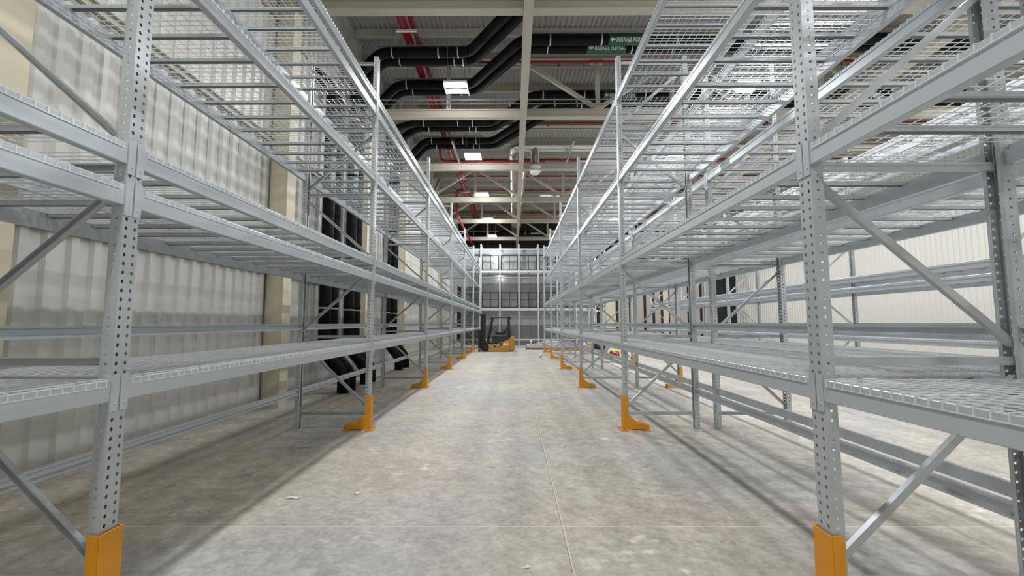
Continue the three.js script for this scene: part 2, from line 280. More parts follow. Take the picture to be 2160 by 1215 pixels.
function rack(label, xFace, z0, n, turned, levels) {
  const root = thing('pallet_rack', label, 'rack', xFace, 0, turned ? z0 + PITCH * (n - 1) : z0); root.rotation.y = turned ? Math.PI : 0;
  for (let k = 0; k < n; k++) {
    const f = new THREE.Group(); f.name = 'upright_frame'; f.position.set(0, 0, -k * PITCH); root.add(f);
    part('post', postGeo, M.rack, f, [0, 0.006, 0]);
    part('post', postGeo, M.rack, f, [DEPTH, 0.006, 0], [0, Math.PI, 0]);
    part('foot_plate', footGeo, M.plate, f); part('foot_plate', footGeo, M.plate, f, [DEPTH - 0.07, 0, 0]);
    for (const y of [0.24, 1.39, 2.48, 3.6, 4.68, 5.77]) part('horizontal_brace', hBrace, M.rack, f, [DEPTH / 2, y, 0]);
    for (const [a, b] of [[0.34, 1.3], [2.4, 1.48], [2.62, 3.52], [4.58, 3.68], [4.78, 5.66]]) part('diagonal_brace', dBrace(a, b), M.rack, f);
  }
  for (let k = 0; k < n - 1; k++) {
    const zc = -(k + 0.5) * PITCH;
    for (const [h, deck] of levels) {
      for (const [g, x, ry] of [[beamGeo, -0.002, 0], [rearBeamGeo, DEPTH + 0.002, Math.PI]]) {
        const b = part('beam', g, M.beam, root, [x, h, zc]);
        for (const s of [-1, 1]) part('connector', connGeo, M.beam, b, [0, 0, s * (BL / 2 + 0.024)], [s > 0 ? 0 : 0, ry, 0]);
      }
      if (deck) for (let q = -1; q <= 1; q++) {
        const d = part('wire_deck', deckGeo, M.wire, root, [0, h, zc + q * PW]);
        for (const u of [-0.48, -0.16, 0.16, 0.48]) part('support_channel', supGeo, M.rack, d, [DEPTH / 2, 0, u]);
      }
    }
    for (const h of [0.57, 1.54]) part('tie_beam', lowGeo, M.beam, root, [DEPTH - 0.06, h, zc]);
  }
  return root;
}
const Z0 = 6.57 - 2 * PITCH;
const DOUBLE = [[1.295, 1], [2.37, 1], [2.605, 1], [3.93, 1], [5.0, 0], [5.215, 1]], SINGLE = [[1.295, 1], [2.59, 1], [3.92, 1], [5.24, 1]];
rack('grey steel pallet rack with wire decks along the left wall', -2.165, Z0, 8, true, DOUBLE);
rack('grey steel pallet rack with wire decks lining the right side of the aisle', 1.655, Z0, 7, false, SINGLE);
rack('grey steel pallet rack standing back to back behind the right aisle rack', 4.165, Z0, 7, true, SINGLE);
rack('grey steel pallet rack across the next aisle on the far right', 7.5, Z0, 7, false, DOUBLE);

// ------------------------------------------------------------------ orange column guards
{
  const side = new THREE.Shape(); side.moveTo(0, 0); side.lineTo(0.1, 0); side.lineTo(0.12, 0.022); side.lineTo(0.3, 0.022); side.lineTo(0.32, 0); side.lineTo(0.37, 0); side.lineTo(0.37, 0.078); side.lineTo(0.31, 0.086); side.lineTo(0.305, 0.105); side.lineTo(0.225, 0.105); side.quadraticCurveTo(0.17, 0.14, 0.15, 0.165); side.lineTo(0.085, 0.225); side.lineTo(0.062, 0.25); side.lineTo(0.062, 0.5); side.lineTo(0, 0.5); side.closePath();
  const sideGeo = new THREE.ExtrudeGeometry(side, { depth: 0.005, bevelEnabled: false, curveSegments: 8 });
  const frontGeo = merge([prism([[-0.008, 0], [0, 0], [0, 0.13], [-0.008, 0.13]].map(([a, b]) => [a, b - 0.065]), 0.5).rotateX(Math.PI / 2).rotateY(0).translate(0, 0.25, 0)]);
  const front = rbx(0.009, 0.5, 0.136, 0.004, -0.004, 0.25, 0);
  const baseP = bx(0.11, 0.009, 0.2, 0.0, 0.0045, 0), end = rbx(0.05, 0.075, 0.15, 0.006, 0.355, 0.043, 0), cross = bx(0.085, 0.01, 0.13, 0.265, 0.1, 0);
  const endFoot = bx(0.06, 0.008, 0.19, 0.36, 0.004, 0);
  const bolt = merge([cyl(0.013, 0.014, -0.03, 0.014, 0.085, 6), cyl(0.013, 0.014, -0.03, 0.014, -0.085, 6)]);
  const guard = (label, group, x, Z, turned) => {
    const t = thing('post_guard', label, 'post guard', x, 0.001, Z, group); t.rotation.y = turned ? Math.PI : 0;
    part('front_plate', front, M.orange, t); part('side_plate', sideGeo, M.orange, t, [0, 0, 0.063]); part('side_plate', sideGeo, M.orange, t, [0, 0, -0.068]);
    part('base_plate', baseP, M.orange, t); part('end_block', end, M.orange, t); part('cross_plate', cross, M.orange, t); part('end_foot', endFoot, M.orange, t); part('anchor_bolt', bolt, M.strap, t);
  };
  const near = ['nearest', 'second', 'third', 'fourth', 'fifth', 'sixth'];
  for (let k = 0; k < 5; k++) { guard(`orange steel guard on the ${near[k]} post of the left rack counted from the front`, 'orange guards along the left rack', -2.153, Z0 + (k + 2) * PITCH, true);
    guard(`orange steel guard on the ${near[k]} aisle post of the right rack counted from the front`, 'orange guards along the right rack', 1.643, Z0 + (k + 2) * PITCH, false); }
  guard('orange steel guard at the left rack post beside the camera', 'orange guards along the left rack', -2.153, Z0 + PITCH, true);
  guard('orange steel guard at the right rack post beside the camera', 'orange guards along the right rack', 1.643, Z0 + PITCH, false);
  for (let k = 0; k < 4; k++) guard(`orange steel guard seen through the right racks, ${near[k]} post facing the next aisle`, 'orange guards in the next aisle', 4.177, Z0 + (k + 3) * PITCH, false || true);
}

// ------------------------------------------------------------------ rack across the far end with black screens and grey sheets
{
  const Z = 27.72, xs = [-3.36, -2.12, -0.88, 0.36, 1.62, 2.86, 4.1, 5.34], D = 1.1, H = 6.75;
  const t = thing('shelving_rack', 'grey rack closing the aisle end, fitted with black screens and grey sheets', 'rack', 0, 0, Z);
  const cp = prism(cProf(0.09, 0.1, 0.004), H); cp.rotateX(-Math.PI / 2); cp.translate(0, H / 2, 0);
  const hb = box(0.03, 0.04, D - 0.1), db = {};
  for (const x of xs) {
    const f = new THREE.Group(); f.name = 'upright_frame'; f.position.set(x, 0, 0); t.add(f);
    part('post', cp, M.rack, f, [0, 0.006, -0.05]); part('post', cp, M.rack, f, [0, 0.006, -D + 0.05]);
    part('foot_plate', box(0.14, 0.006, 0.12), M.plate, f, [0, 0.003, -0.05]);
    for (let y = 0.3; y < 6.6; y += 1.05) part('horizontal_brace', hb, M.rack, f, [0, y, -D / 2]);
    for (let k = 0; k < 5; k++) { const y = 0.35 + k * 1.05, g = db[k] ??= bar(new THREE.Vector3(0, y, k % 2 ? -0.1 : -D + 0.1), new THREE.Vector3(0, y + 0.95, k % 2 ? -D + 0.1 : -0.1), sq(0.03, 0.035)); part('diagonal_brace', g, M.rack, f); }
  }
  for (let i = 0; i < xs.length - 1; i++) {
    const w = xs[i + 1] - xs[i] - 0.1, cx = (xs[i] + xs[i + 1]) / 2;
    for (const [y, h] of [[5.0, 0.12], [2.52, 0.12], [0.57, 0.1], [6.46, 0.08]]) { part('beam', box(w, h, 0.05), M.beam, t, [cx, y - h / 2, -0.03]); part('beam', box(w, h, 0.05), M.beam, t, [cx, y - h / 2 - 0.12, -D + 0.04]); }
    for (const y of [5.0, 2.52]) part('shelf_panel', box(w, 0.02, D - 0.16), M.white, t, [cx, y + 0.012, -D / 2]);
    for (const y of [5.03, 2.6]) {
      const fw = w - 0.02, fh = 1.0, b = 0.055;
      part('black_screen_frame', merge([bx(fw, b, 0.03, 0, b / 2, 0), bx(fw, b, 0.03, 0, fh - b / 2, 0), bx(fw, b * 0.8, 0.03, 0, fh / 2, 0), bx(b, fh, 0.03, -fw / 2 + b / 2, fh / 2, 0), bx(b, fh, 0.03, fw / 2 - b / 2, fh / 2, 0), bx(b * 0.8, fh, 0.03, 0, fh / 2, 0)]), M.frameBlack, t, [cx, y, -0.07]);
    }
    for (const [a, b2, zz] of [[0.12, 1.46, -0.75], [1.5, 2.36, -0.72], [2.56, 4.24, -0.74], [4.27, 4.8, -0.7], [5.05, 6.44, -0.36]]) part('grey_sheet', rbx(w + 0.06, b2 - a, 0.02, 0.008, 0, 0, 0, 1), a === 0.12 || a === 2.56 ? M.sheetDark : M.glossGrey, t, [cx, (a + b2) / 2, zz], [(rnd() - 0.5) * 0.012, (rnd() - 0.5) * 0.012, 0]);
    part('sheet_rail', box(w, 0.05, 0.04), M.beam, t, [cx, 4.62, -0.6]);
  }
}

// ------------------------------------------------------------------ black rain drain pipes
function signTexture() {
  const c = document.createElement('canvas'); c.width = 1024; c.height = 256; const g = c.getContext('2d');
  g.fillStyle = '#0c4a35'; g.fillRect(0, 0, 1024, 256); g.fillStyle = '#cfd6d2';
  g.beginPath(); g.moveTo(30, 122); g.lineTo(95, 70); g.lineTo(95, 102); g.lineTo(165, 102); g.lineTo(165, 142); g.lineTo(95, 142); g.lineTo(95, 174); g.closePath(); g.fill();
  g.font = 'bold 116px sans-serif'; g.textBaseline = 'middle'; g.save(); g.translate(190, 124); const w = g.measureText('DRENAJE PLUVIAL').width; g.scale(800 / w, 1); g.fillText('DRENAJE PLUVIAL', 0, 0); g.restore();
  const t = new THREE.CanvasTexture(c); t.colorSpace = THREE.SRGBColorSpace; t.anisotropy = 8; return t;
}
M.sign = new THREE.MeshPhysicalMaterial({ map: signTexture(), roughness: 0.45 });
function signPatch(L, r, half) {                                   // curved label, length along +x, middle facing +z
  const n = 14, pos = [], nor = [], uv = [], idx = [];
  for (let j = 0; j <= n; j++) { const a = (j / n * 2 - 1) * half; for (const e of [0, 1]) { pos.push((e - 0.5) * L, r * Math.sin(a), r * Math.cos(a)); nor.push(0, Math.sin(a), Math.cos(a)); uv.push(e, j / n); } }
  for (let j = 0; j < n; j++) { const b = j * 2; idx.push(b, b + 1, b + 3, b, b + 3, b + 2); }
  const g = new THREE.BufferGeometry(); g.setAttribute('position', new THREE.Float32BufferAttribute(pos, 3)); g.setAttribute('normal', new THREE.Float32BufferAttribute(nor, 3)); g.setAttribute('uv', new THREE.Float32BufferAttribute(uv, 2)); g.setIndex(idx); return g;
}
const PR = 0.138;
{
  const sgn = signPatch(1.08, PR + 0.003, 1.2);
  const DX = new THREE.Vector3(1, 0, 0), DY = new THREE.Vector3(0, 1, 0), HP = 9.2;
  // zl: run on the left, zr: run on the right, xj: start of the jog, vz: fall pipe at the wall, sx: sign on the right run, vs: sign height on the fall pipe
  const pipes = [
    ['black drain pipe whose fall is nearest the camera at the left wall', null, null, 0, 9.96, null, 5.25],
    ['black drain pipe falling down the left wall, second from the camera', null, null, 0, 10.36, null, null],
    ['black overhead drain pipe bending right, upper one nearest the camera', 11.45, 9.42, -1.24, 11.42, 2.1, 5.5],
    ['black overhead drain pipe bending right, lower one of the nearest pair', 11.82, 9.76, -1.14, 11.85, null, null],
    ['black overhead drain pipe with the large green sign, behind the nearest pair', 13.08, 10.93, -1.33, null, 3.1, null],
    ['black overhead drain pipe with the lower green sign, just below the large sign', 13.45, 11.27, -1.22, null, 2.58, null],
    ['black overhead drain pipe behind the second roof beam, front one of its pair', 15.7, 13.72, -0.79, 14.72, 3.55, null],
    ['black overhead drain pipe behind the second roof beam, rear one of its pair', 16.12, 14.05, -0.7, 15.65, null, null],
    ['black overhead drain pipe above the left metal strut, front one of its pair', 17.3, 14.36, -0.85, null, null, null],
    ['black overhead drain pipe above the left metal strut, rear one of its pair', 17.78, 14.8, -0.72, null, null, null],
    ['black overhead drain pipe at the far end of the hall under the roof', 35.98, 35.7, -1.3, null, 2.0, null],
  ];
  pipes.forEach(([label, zl, zr, xj, vz, sx, vs], n) => {
    const t = thing('drain_pipe', label, 'pipe', -3.92, 0, vz ?? zl, 'rain drain pipes'), o = t.position.clone(), L = (x, y, Z) => V(x, y, Z).sub(o);
    const pts = [];
    if (zl !== null) {
      const dz = zl - zr; pts.push(L(n === 10 ? 8 : 15.5, HP, zr), L(xj + dz * 0.72, HP, zr), L(xj, HP, zl));
      if (vz !== null) pts.push(L(-3.75, HP, zl), L(-4.4, HP - 0.75, vz)); else pts.push(L(-3.7, HP, zl), L(XL - 0.02, HP - 1.25, zl));
    } else pts.push(L(XL - 0.02, 7.7, vz), L(-4.4, 7.3, vz));
    if (vz !== null) pts.push(L(-4.4, 0.97, vz), L(-3.92, 0.4, vz), L(-3.92, 0.0, vz));
    part('pipe', tube(pts, PR, 0.28, 18), M.pipe, t);
    if (vz !== null) {
      for (const y of [0.35, 1.05, 2.05, 3.6, 5.6]) { const c = y === 0.35 ? L(-3.92, y, vz) : L(-4.4, y, vz); part('coupling', ring(c, DY, PR, 0.09, 0.008), M.pipe, t); }
      for (const y of [1.95, 4.9, 7.2]) part('strap', ring(L(-4.4, y, vz), DY, PR, 0.035, 0.004), M.strap, t);
      if (vs) { const p = part('green_pipe_sign', sgn, M.sign, t, L(-4.4, vs, vz).toArray(), [0, 0.35, Math.PI / 2]); p.rotation.order = 'YXZ'; p.rotation.set(0, 0.95, Math.PI / 2); p.userData.label = 'green sign wrapped round the fall pipe'; }
    }
    if (zl !== null) {
      const xsL = [-3.4 + (n % 2) * 0.12, -2.1 + (n % 2) * 0.4, -1.55 + (n % 2) * 0.1].filter((x) => x < xj - 0.15), xe = xj + (zl - zr) * 0.72 + 0.25, xsR = [1.0 - (n % 2) * 0.05, 2.38 + (n % 2) * 0.9, 4.4, 6.6, 9, 11.5, 14].filter((x) => x > xe);
      for (const x of xsL) { part('strap', ring(L(x, HP, zl), DX, PR, 0.035, 0.004), M.strap, t); part('hanger_rod', box(0.01, ROOF - HP - PR, 0.01), M.strut, t, L(x, (ROOF + HP + PR) / 2, zl).toArray()); }
      for (const x of xsR) { if (n === 10 && x > 7) continue; part('strap', ring(L(x, HP, zr), DX, PR, 0.035, 0.004), M.strap, t); part('hanger_rod', box(0.01, ROOF - HP - PR, 0.01), M.strut, t, L(x, (ROOF + HP + PR) / 2, zr).toArray()); }
      part('hanger_rail', box(2.6, 0.042, 0.042), M.strut, t, L(-2.55, HP + PR + 0.06, zl).toArray());
      if (n !== 10) part('hanger_rail', box(11.7 - xe, 0.042, 0.042), M.strut, t, L((11.7 + xe) / 2, HP + PR + 0.06, zr).toArray());
      if (sx) { const p = part('green_pipe_sign', sgn, M.sign, t, L(sx, HP, zr).toArray(), [0.55, 0, 0]); p.userData.label = 'green sign with white arrow and lettering'; }
    }
  });
}

// ------------------------------------------------------------------ red sprinkler pipes
{
  const main = (label, x, y, r, z0, z1) => {
    const t = thing('sprinkler_main', label, 'pipe', x, y, z0);
    part('pipe', tube([new THREE.Vector3(0, 0, 0), new THREE.Vector3(0, 0, -(z1 - z0))], r, 0.2, 18), M.red, t);
    for (let Z = z0 + 1.4; Z < z1; Z += 2.35) part('coupling', ring(new THREE.Vector3(0, 0, -(Z - z0)), new THREE.Vector3(0, 0, 1), r, 0.1, 0.014), M.red, t);
    return t;
  };
  const a = main('large red sprinkler main running along the left roof edge', -2.95, 9.58, 0.11, -6, 33.5);
  for (let k = 0; k < 12; k++) { const Z = 1.4 + k * 2.37; part('trapeze_bracket', box(0.56, 0.05, 0.05), M.white, a, [0.08, -0.14, -(Z + 6)]); for (const s of [-0.18, 0.34]) part('hanger_rod', box(0.012, 1.1, 0.012), M.strut, a, [s, 0.41, -(Z + 6)]); }
  main('thinner red sprinkler pipe beside the large red main', -2.74, 9.72, 0.06, -6, 33.5);
  const branch = (label, Z, y, r, x0, x1) => {
    const t = thing('sprinkler_branch', label, 'pipe', x0, y, Z, 'red sprinkler branches');
    part('pipe', tube([new THREE.Vector3(0, 0, 0), new THREE.Vector3(x1 - x0, 0, 0)], r, 0.1, 12), M.red, t);
    for (let x = 1.1; x < x1 - x0; x += 2.9) { const h = part('sprinkler_head', merge([cyl(0.014, 0.08, 0, -r - 0.04, 0, 8), cyl(0.028, 0.01, 0, -r - 0.085, 0, 8)]), M.steelDark, t, [x, 0, 0]); part('hanger_rod', box(0.01, ROOF - y - r, 0.01), M.strut, t, [x + 0.3, (ROOF - y + r) / 2, 0]); }
  };
  const nm = ['second', 'third', 'fourth', 'fifth', 'sixth', 'seventh'];
  branch('thin red sprinkler branch above the first roof beam', 7.6, 9.62, 0.038, -2.6, 18.5);
  [12.55, 16.6, 20.5, 22.85, 25.35, 30.7].forEach((Z, k) => branch(`thin red sprinkler branch across the roof, ${nm[k]} from the camera`, Z, 9.62, k === 2 ? 0.055 : 0.042, -2.6, 18.5));
  const l = thing('sprinkler_loop', 'red sprinkler pipe with elbows crossing below the silver duct', 'pipe', -2.9, 8.82, 18.6);
  part('pipe', tube([new THREE.Vector3(-0.35, 0.55, 0.35), new THREE.Vector3(-0.35, 0.12, 0.0), new THREE.Vector3(-0.2, 0, 0), new THREE.Vector3(4.3, 0, 0), new THREE.Vector3(4.3, 0, -0.75)], 0.06, 0.16, 14), M.red, l);
  part('coupling', ring(new THREE.Vector3(0.2, 0, 0), new THREE.Vector3(1, 0, 0), 0.06, 0.08, 0.012), M.red, l); part('coupling', ring(new THREE.Vector3(4.0, 0, 0), new THREE.Vector3(1, 0, 0), 0.06, 0.08, 0.012), M.red, l);
  const d = thing('sprinkler_riser', 'red pipe dropping from the main beside the far left columns', 'pipe', -3.35, 8.0, 25);
  part('pipe', tube([new THREE.Vector3(0.4, 1.42, 0.3), new THREE.Vector3(0, 1.42, 0.3), new THREE.Vector3(0, 0, 0.0), new THREE.Vector3(0.05, -0.1, -9.5)], 0.075, 0.25, 14), M.red, d);
}

// ------------------------------------------------------------------ silver air duct with diffuser
{
  const t = thing('air_duct', 'silver air duct running along the roof and turning right, with a round diffuser', 'duct', 0.0, 9.15, 18.2);
  part('duct', tube([new THREE.Vector3(17.5, 0, 0.45), new THREE.Vector3(0.0, 0, 0.45), new THREE.Vector3(0.03, 0, -17.1)], 0.235, 0.5, 24), M.duct, t);
  part('end_cap', cyl(0.232, 0.01, 0, 0, 0, 24).rotateX(Math.PI / 2), M.duct, t, [0.03, 0, -17.1]);
  for (let k = 0; k < 10; k++) part('seam_band', ring(new THREE.Vector3(0.02, 0, -1.1 - k * 1.4), new THREE.Vector3(0, 0, 1), 0.235, 0.04, 0.006), M.duct, t);
  for (let k = 0; k < 9; k++) part('seam_band', ring(new THREE.Vector3(1.6 + k * 1.6, 0, 0.45), new THREE.Vector3(1, 0, 0), 0.235, 0.04, 0.006), M.duct, t);
  part('side_duct', tube([new THREE.Vector3(0.55, 0.0, -2), new THREE.Vector3(0.55, 0.0, -15)], 0.09, 0.2, 14), M.duct, t);
  const d = new THREE.Group(); d.name = 'diffuser'; d.position.set(0.93, 0, 0.45); t.add(d);
  part('drop', merge([cyl(0.19, 0.75, 0, -0.5, 0, 20), cyl(0.2, 0.04, 0, -0.3, 0, 20), cyl(0.2, 0.04, 0, -0.7, 0, 20)]), M.duct, d);
  const prof = [[0.05, 0.02], [0.2, 0.02], [0.255, -0.03], [0.262, -0.055], [0.25, -0.075], [0.22, -0.16], [0.18, -0.26], [0.15, -0.33], [0.12, -0.36], [0.0, -0.37]].map(([x, y]) => new THREE.Vector2(x * 1.22, y));
  const dish = new THREE.LatheGeometry(prof.reverse(), 28); part('dish', dish, M.white, d, [0, -0.88, 0]);
  part('hanger_rod', box(0.012, 0.4, 0.012), M.white, d, [0, -0.7, 0.2]);
}

// ------------------------------------------------------------------ metal struts, conduits
for (const [x, s] of [[-2.35, 'left'], [2.33, 'right']]) {
  const t = thing('metal_strut', `long slim metal strut hanging under the roof, ${s} of the middle beam`, 'strut', x, 8.6, 15.85);
  part('channel', prism(cProf(0.13, 0.06, 0.006).map(([a, b]) => [b, a]).reverse(), 2.7), M.strap, t, [0, 0, -1.35]);
  for (const z of [-0.62, -2.35]) part('hanger_wire', box(0.008, ROOF - 8.63, 0.008), M.strut, t, [0, (ROOF - 8.6) / 2 + 0.02, z]);
}
[[8.42, 12.82, 'lower'], [8.6, 12.9, 'upper']].forEach(([y, Z, s]) => {
  const t = thing('conduit', `thin grey conduit along the second roof beam, ${s} of two`, 'conduit', XL + 0.4, y, Z);
  part('tube', tube([new THREE.Vector3(0, 0, 0), new THREE.Vector3(8.3, 0, 0)], 0.016, 0.1, 8), M.strut, t);
  for (const x of [0.9, 2.4, 4.3, 5.7, 6.4, 7.7]) part('clamp', box(0.04, 0.13, 0.05), M.strut, t, [x, -0.03, 0]);
});

// ------------------------------------------------------------------ forklift, seen from its left side, mast to the left
{
  const X0 = -0.955, Zc = 24.42, W = 1.0, t = thing('forklift', 'yellow and black electric forklift parked across the far end of the aisle', 'forklift', X0, 0, Zc);
  const q = ([x, y]) => [(x - 570) / 455, (1120 - y) / 455];
  const ext = (pts, w, b = 0.012) => prism(pts.map(q), w, b);
  const chassis = part('chassis', ext([[365, 1100], [365, 935], [500, 938], [600, 915], [740, 862], [830, 828], [890, 800], [890, 1100]], W), M.yellow, t);
  part('sill', ext([[350, 1112], [350, 1085], [890, 1085], [890, 1112]], W - 0.06, 0.004), M.board, chassis);
  const cw = part('counterweight', ext([[888, 1092], [888, 800], [935, 742], [1008, 738], [1028, 800], [1032, 980], [1020, 1060], [990, 1092]], W - 0.04, 0.04), M.yellow, t);
  part('rear_light', box(0.03, 0.12, 0.07), M.white, cw, [(1030 - 570) / 455, (1120 - 790) / 455, W / 2 - 0.1]);
  part('battery_hood', ext([[445, 890], [450, 720], [480, 700], [790, 705], [835, 740], [930, 745], [925, 775], [740, 862], [600, 915], [500, 938], [440, 930]], W - 0.1, 0.03), M.slate, t);
  part('seat_deck', ext([[500, 745], [520, 725], [815, 730], [820, 770], [640, 790], [510, 780]], W - 0.06, 0.02), M.vinyl, t);
  const seat = part('seat', ext([[560, 690], [545, 640], [600, 655], [700, 640], [800, 560], [828, 520], [835, 540], [815, 660], [770, 695]], 0.5, 0.03), M.vinyl, t);
  part('armrest', ext([[540, 605], [590, 598], [610, 630], [700, 625], [700, 650], [570, 660]], 0.1, 0.01), M.vinyl, seat, [0, 0, 0.3]);
  const guard = new THREE.Group(); guard.name = 'overhead_guard'; t.add(guard);
  const gp = (a, b, w, d) => { const [x0, y0] = q(a), [x1, y1] = q(b); return bar(new THREE.Vector3(x0, y0, 0), new THREE.Vector3(x1, y1, 0), sq(d, w)); };
  for (const z of [-0.42, 0.42]) {
    part('front_pillar', gp([335, 890], [465, 270], 0.09, 0.07), M.black, guard, [0, 0, z]);
    part('rear_pillar', ext([[850, 250], [905, 245], [920, 620], [945, 640], [940, 750], [820, 750], [850, 620]], 0.09, 0.015), M.black, guard, [0, 0, z]);
    part('roof_rail', ext([[418, 290], [412, 252], [480, 250], [720, 238], [860, 230], [935, 240], [942, 290], [905, 292], [860, 256], [480, 272], [450, 300]], 0.07, 0.008), M.black, guard, [0, 0, z]);
  }
  for (let k = 0; k < 7; k++) part('roof_bar', box(0.03, 0.03, 0.84), M.black, guard, [(450 + k * 72 - 570) / 455, (1120 - 256 + k) / 455, 0]);
  const mast = new THREE.Group(); mast.name = 'mast'; t.add(mast);
  for (const z of [-0.33, 0.33]) {
    part('mast_rail', ext([[210, 1095], [210, 175], [272, 175], [272, 1095]], 0.09, 0.006), M.black, mast, [0, 0, z]);
    part('mast_rail', ext([[158, 1085], [158, 168], [206, 168], [206, 1085]], 0.07, 0.006), M.black, mast, [0, 0, z * 0.84]);
    part('lift_cylinder', cyl(0.035, 1.7, (235 - 570) / 455, 0.98, z * 0.6, 12), M.steelDark, mast);
  }
  for (const y of [182, 420, 760]) part('cross_member', box(0.2, 0.1, 0.72), M.black, mast, [(215 - 570) / 455, (1120 - y) / 455, 0]);
  part('top_bar', ext([[140, 205], [135, 165], [300, 160], [290, 190], [270, 205]], 0.76, 0.008), M.black, mast);
  const car = new THREE.Group(); car.name = 'fork_carriage'; t.add(car);
  part('carriage_plate', ext([[112, 1040], [108, 600], [125, 570], [160, 575], [160, 1040]], 0.86, 0.01), M.black, car);
  for (const z of [-0.25, 0.25]) part('fork_shank', ext([[102, 1112], [102, 800], [118, 800], [118, 1090], [150, 1090], [150, 1112]], 0.1, 0.004), M.steelDark, car, [0, 0, z]);
  part('backrest_bar', box(0.04, 0.05, 0.9), M.black, car, [(110 - 570) / 455, (1120 - 590) / 455, 0]);
  const tyre = new THREE.LatheGeometry([[0.1, -0.08], [0.19, -0.085], [0.218, -0.06], [0.222, 0], [0.218, 0.06], [0.19, 0.085], [0.1, 0.08]].map(([x, y]) => new THREE.Vector2(x, y)), 28); tyre.rotateX(Math.PI / 2);
  const hub = merge([cyl(0.12, 0.12, 0, 0, 0, 20).rotateX(Math.PI / 2), cyl(0.06, 0.15, 0, 0, 0, 14).rotateX(Math.PI / 2)]);
  for (const [x, z, s] of [[295, 0.42, 1], [295, -0.42, 1], [945, 0.14, 0.85], [945, -0.14, 0.85]]) { const w = part('wheel', tyre, M.tyre, t, [(x - 570) / 455, 0.224 * s, z]); w.scale.set(s, s, 1); part('hub', hub, M.slate, w); }
  part('mudguard', ext([[280, 910], [240, 900], [260, 870], [360, 880], [380, 935]], W - 0.04, 0.01), M.black, t);
  part('floor_plate', ext([[340, 935], [340, 915], [460, 915], [460, 935]], W - 0.1, 0.004), M.matt, t);
  part('dashboard', ext([[335, 880], [360, 700], [400, 560], [440, 545], [430, 600], [410, 700], [400, 760], [370, 880]], 0.5, 0.015), M.black, t);
  const sw = new THREE.TorusGeometry(0.15, 0.014, 8, 24); sw.rotateY(Math.PI / 2); sw.rotateZ(-0.95); const wheel = part('steering_wheel', sw, M.black, t, [(455 - 570) / 455, (1120 - 550) / 455, 0]);
  part('steering_column', bar(new THREE.Vector3(0, 0, 0), new THREE.Vector3(-0.12, -0.14, 0), sq(0.04, 0.04)), M.black, wheel);
  // side print
  const c = document.createElement('canvas'); c.width = 512; c.height = 256; const g = c.getContext('2d');
  g.fillStyle = '#0d0d0e'; g.fillRect(0, 0, 512, 256); g.fillStyle = '#7d1f18'; g.beginPath(); g.moveTo(300, 256); g.lineTo(512, 40); g.lineTo(512, 90); g.lineTo(360, 256); g.fill();
  g.fillStyle = '#f2f1ec'; g.font = 'bold 150px sans-serif'; g.textBaseline = 'middle'; g.save(); g.translate(80, 150); g.scale(270 / g.measureText('CAT').width, 1); g.fillText('CAT', 0, 0); g.restore();
  g.fillStyle = '#e0a41a'; g.beginPath(); g.moveTo(212, 158); g.lineTo(258, 208); g.lineTo(166, 208); g.fill();
  const ct = new THREE.CanvasTexture(c); ct.colorSpace = THREE.SRGBColorSpace;
  const lp = [[510, 1012], [510, 955], [620, 920], [742, 885], [690, 965], [655, 1012]], sg = new THREE.ShapeGeometry(poly(lp.map(q)));
  { const p = sg.attributes.position, uv = sg.attributes.uv, [xa, ya] = q([510, 1012]), [xb, yb] = q([742, 885]); for (let i = 0; i < p.count; i++) uv.setXY(i, (p.getX(i) - xa) / (xb - xa), (p.getY(i) - ya) / (yb - ya)); }
  part('side_badge', sg, new THREE.MeshPhysicalMaterial({ map: ct, roughness: 0.4 }), chassis, [0, 0, W / 2 + 0.003]);
  const c2 = document.createElement('canvas'); c2.width = 256; c2.height = 128; const g2 = c2.getContext('2d'); g2.fillStyle = '#d9d5cf'; g2.fillRect(0, 0, 256, 128); g2.fillStyle = '#b9a9a4'; for (let k = 0; k < 4; k++) g2.fillRect(20, 20 + k * 26, 110, 12); g2.fillStyle = '#6d6c66'; g2.fillRect(175, 40, 48, 56);
  const ct2 = new THREE.CanvasTexture(c2); ct2.colorSpace = THREE.SRGBColorSpace;
  part('side_label', new THREE.PlaneGeometry(135 / 455, 60 / 455), new THREE.MeshPhysicalMaterial({ map: ct2, roughness: 0.5 }), chassis, [(815 - 570) / 455, (1120 - 932) / 455, W / 2 + 0.003]);
}

// ------------------------------------------------------------------ things on the floor
function jug(label, x, y, Z, s = 1) {
  const t = thing('jug', label, 'jug', x, y, Z);
  part('body', new THREE.LatheGeometry([[0, 0], [0.06, 0], [0.07, 0.012], [0.07, 0.17], [0.06, 0.2], [0.026, 0.245], [0.022, 0.26]].map(([a, b]) => new THREE.Vector2(a * s, b * s)), 20), M.bottle, t);
  part('cap', cyl(0.024 * s, 0.035 * s, 0, 0.277 * s, 0, 14), M.white, t);
  part('handle', new THREE.TorusGeometry(0.03 * s, 0.008 * s, 6, 12, Math.PI), M.bottle, t, [0.045 * s, 0.215 * s, 0], [0, 0, -0.9]);
  part('print', new THREE.CylinderGeometry(0.0712 * s, 0.0712 * s, 0.08 * s, 16, 1, true, -0.6, 1.2), M.labelGrey, t, [0, 0.1 * s, 0]);
}
jug('white plastic jug standing alone on the aisle floor by the right rack', 1.19, 0.001, 18.95, 1.1);
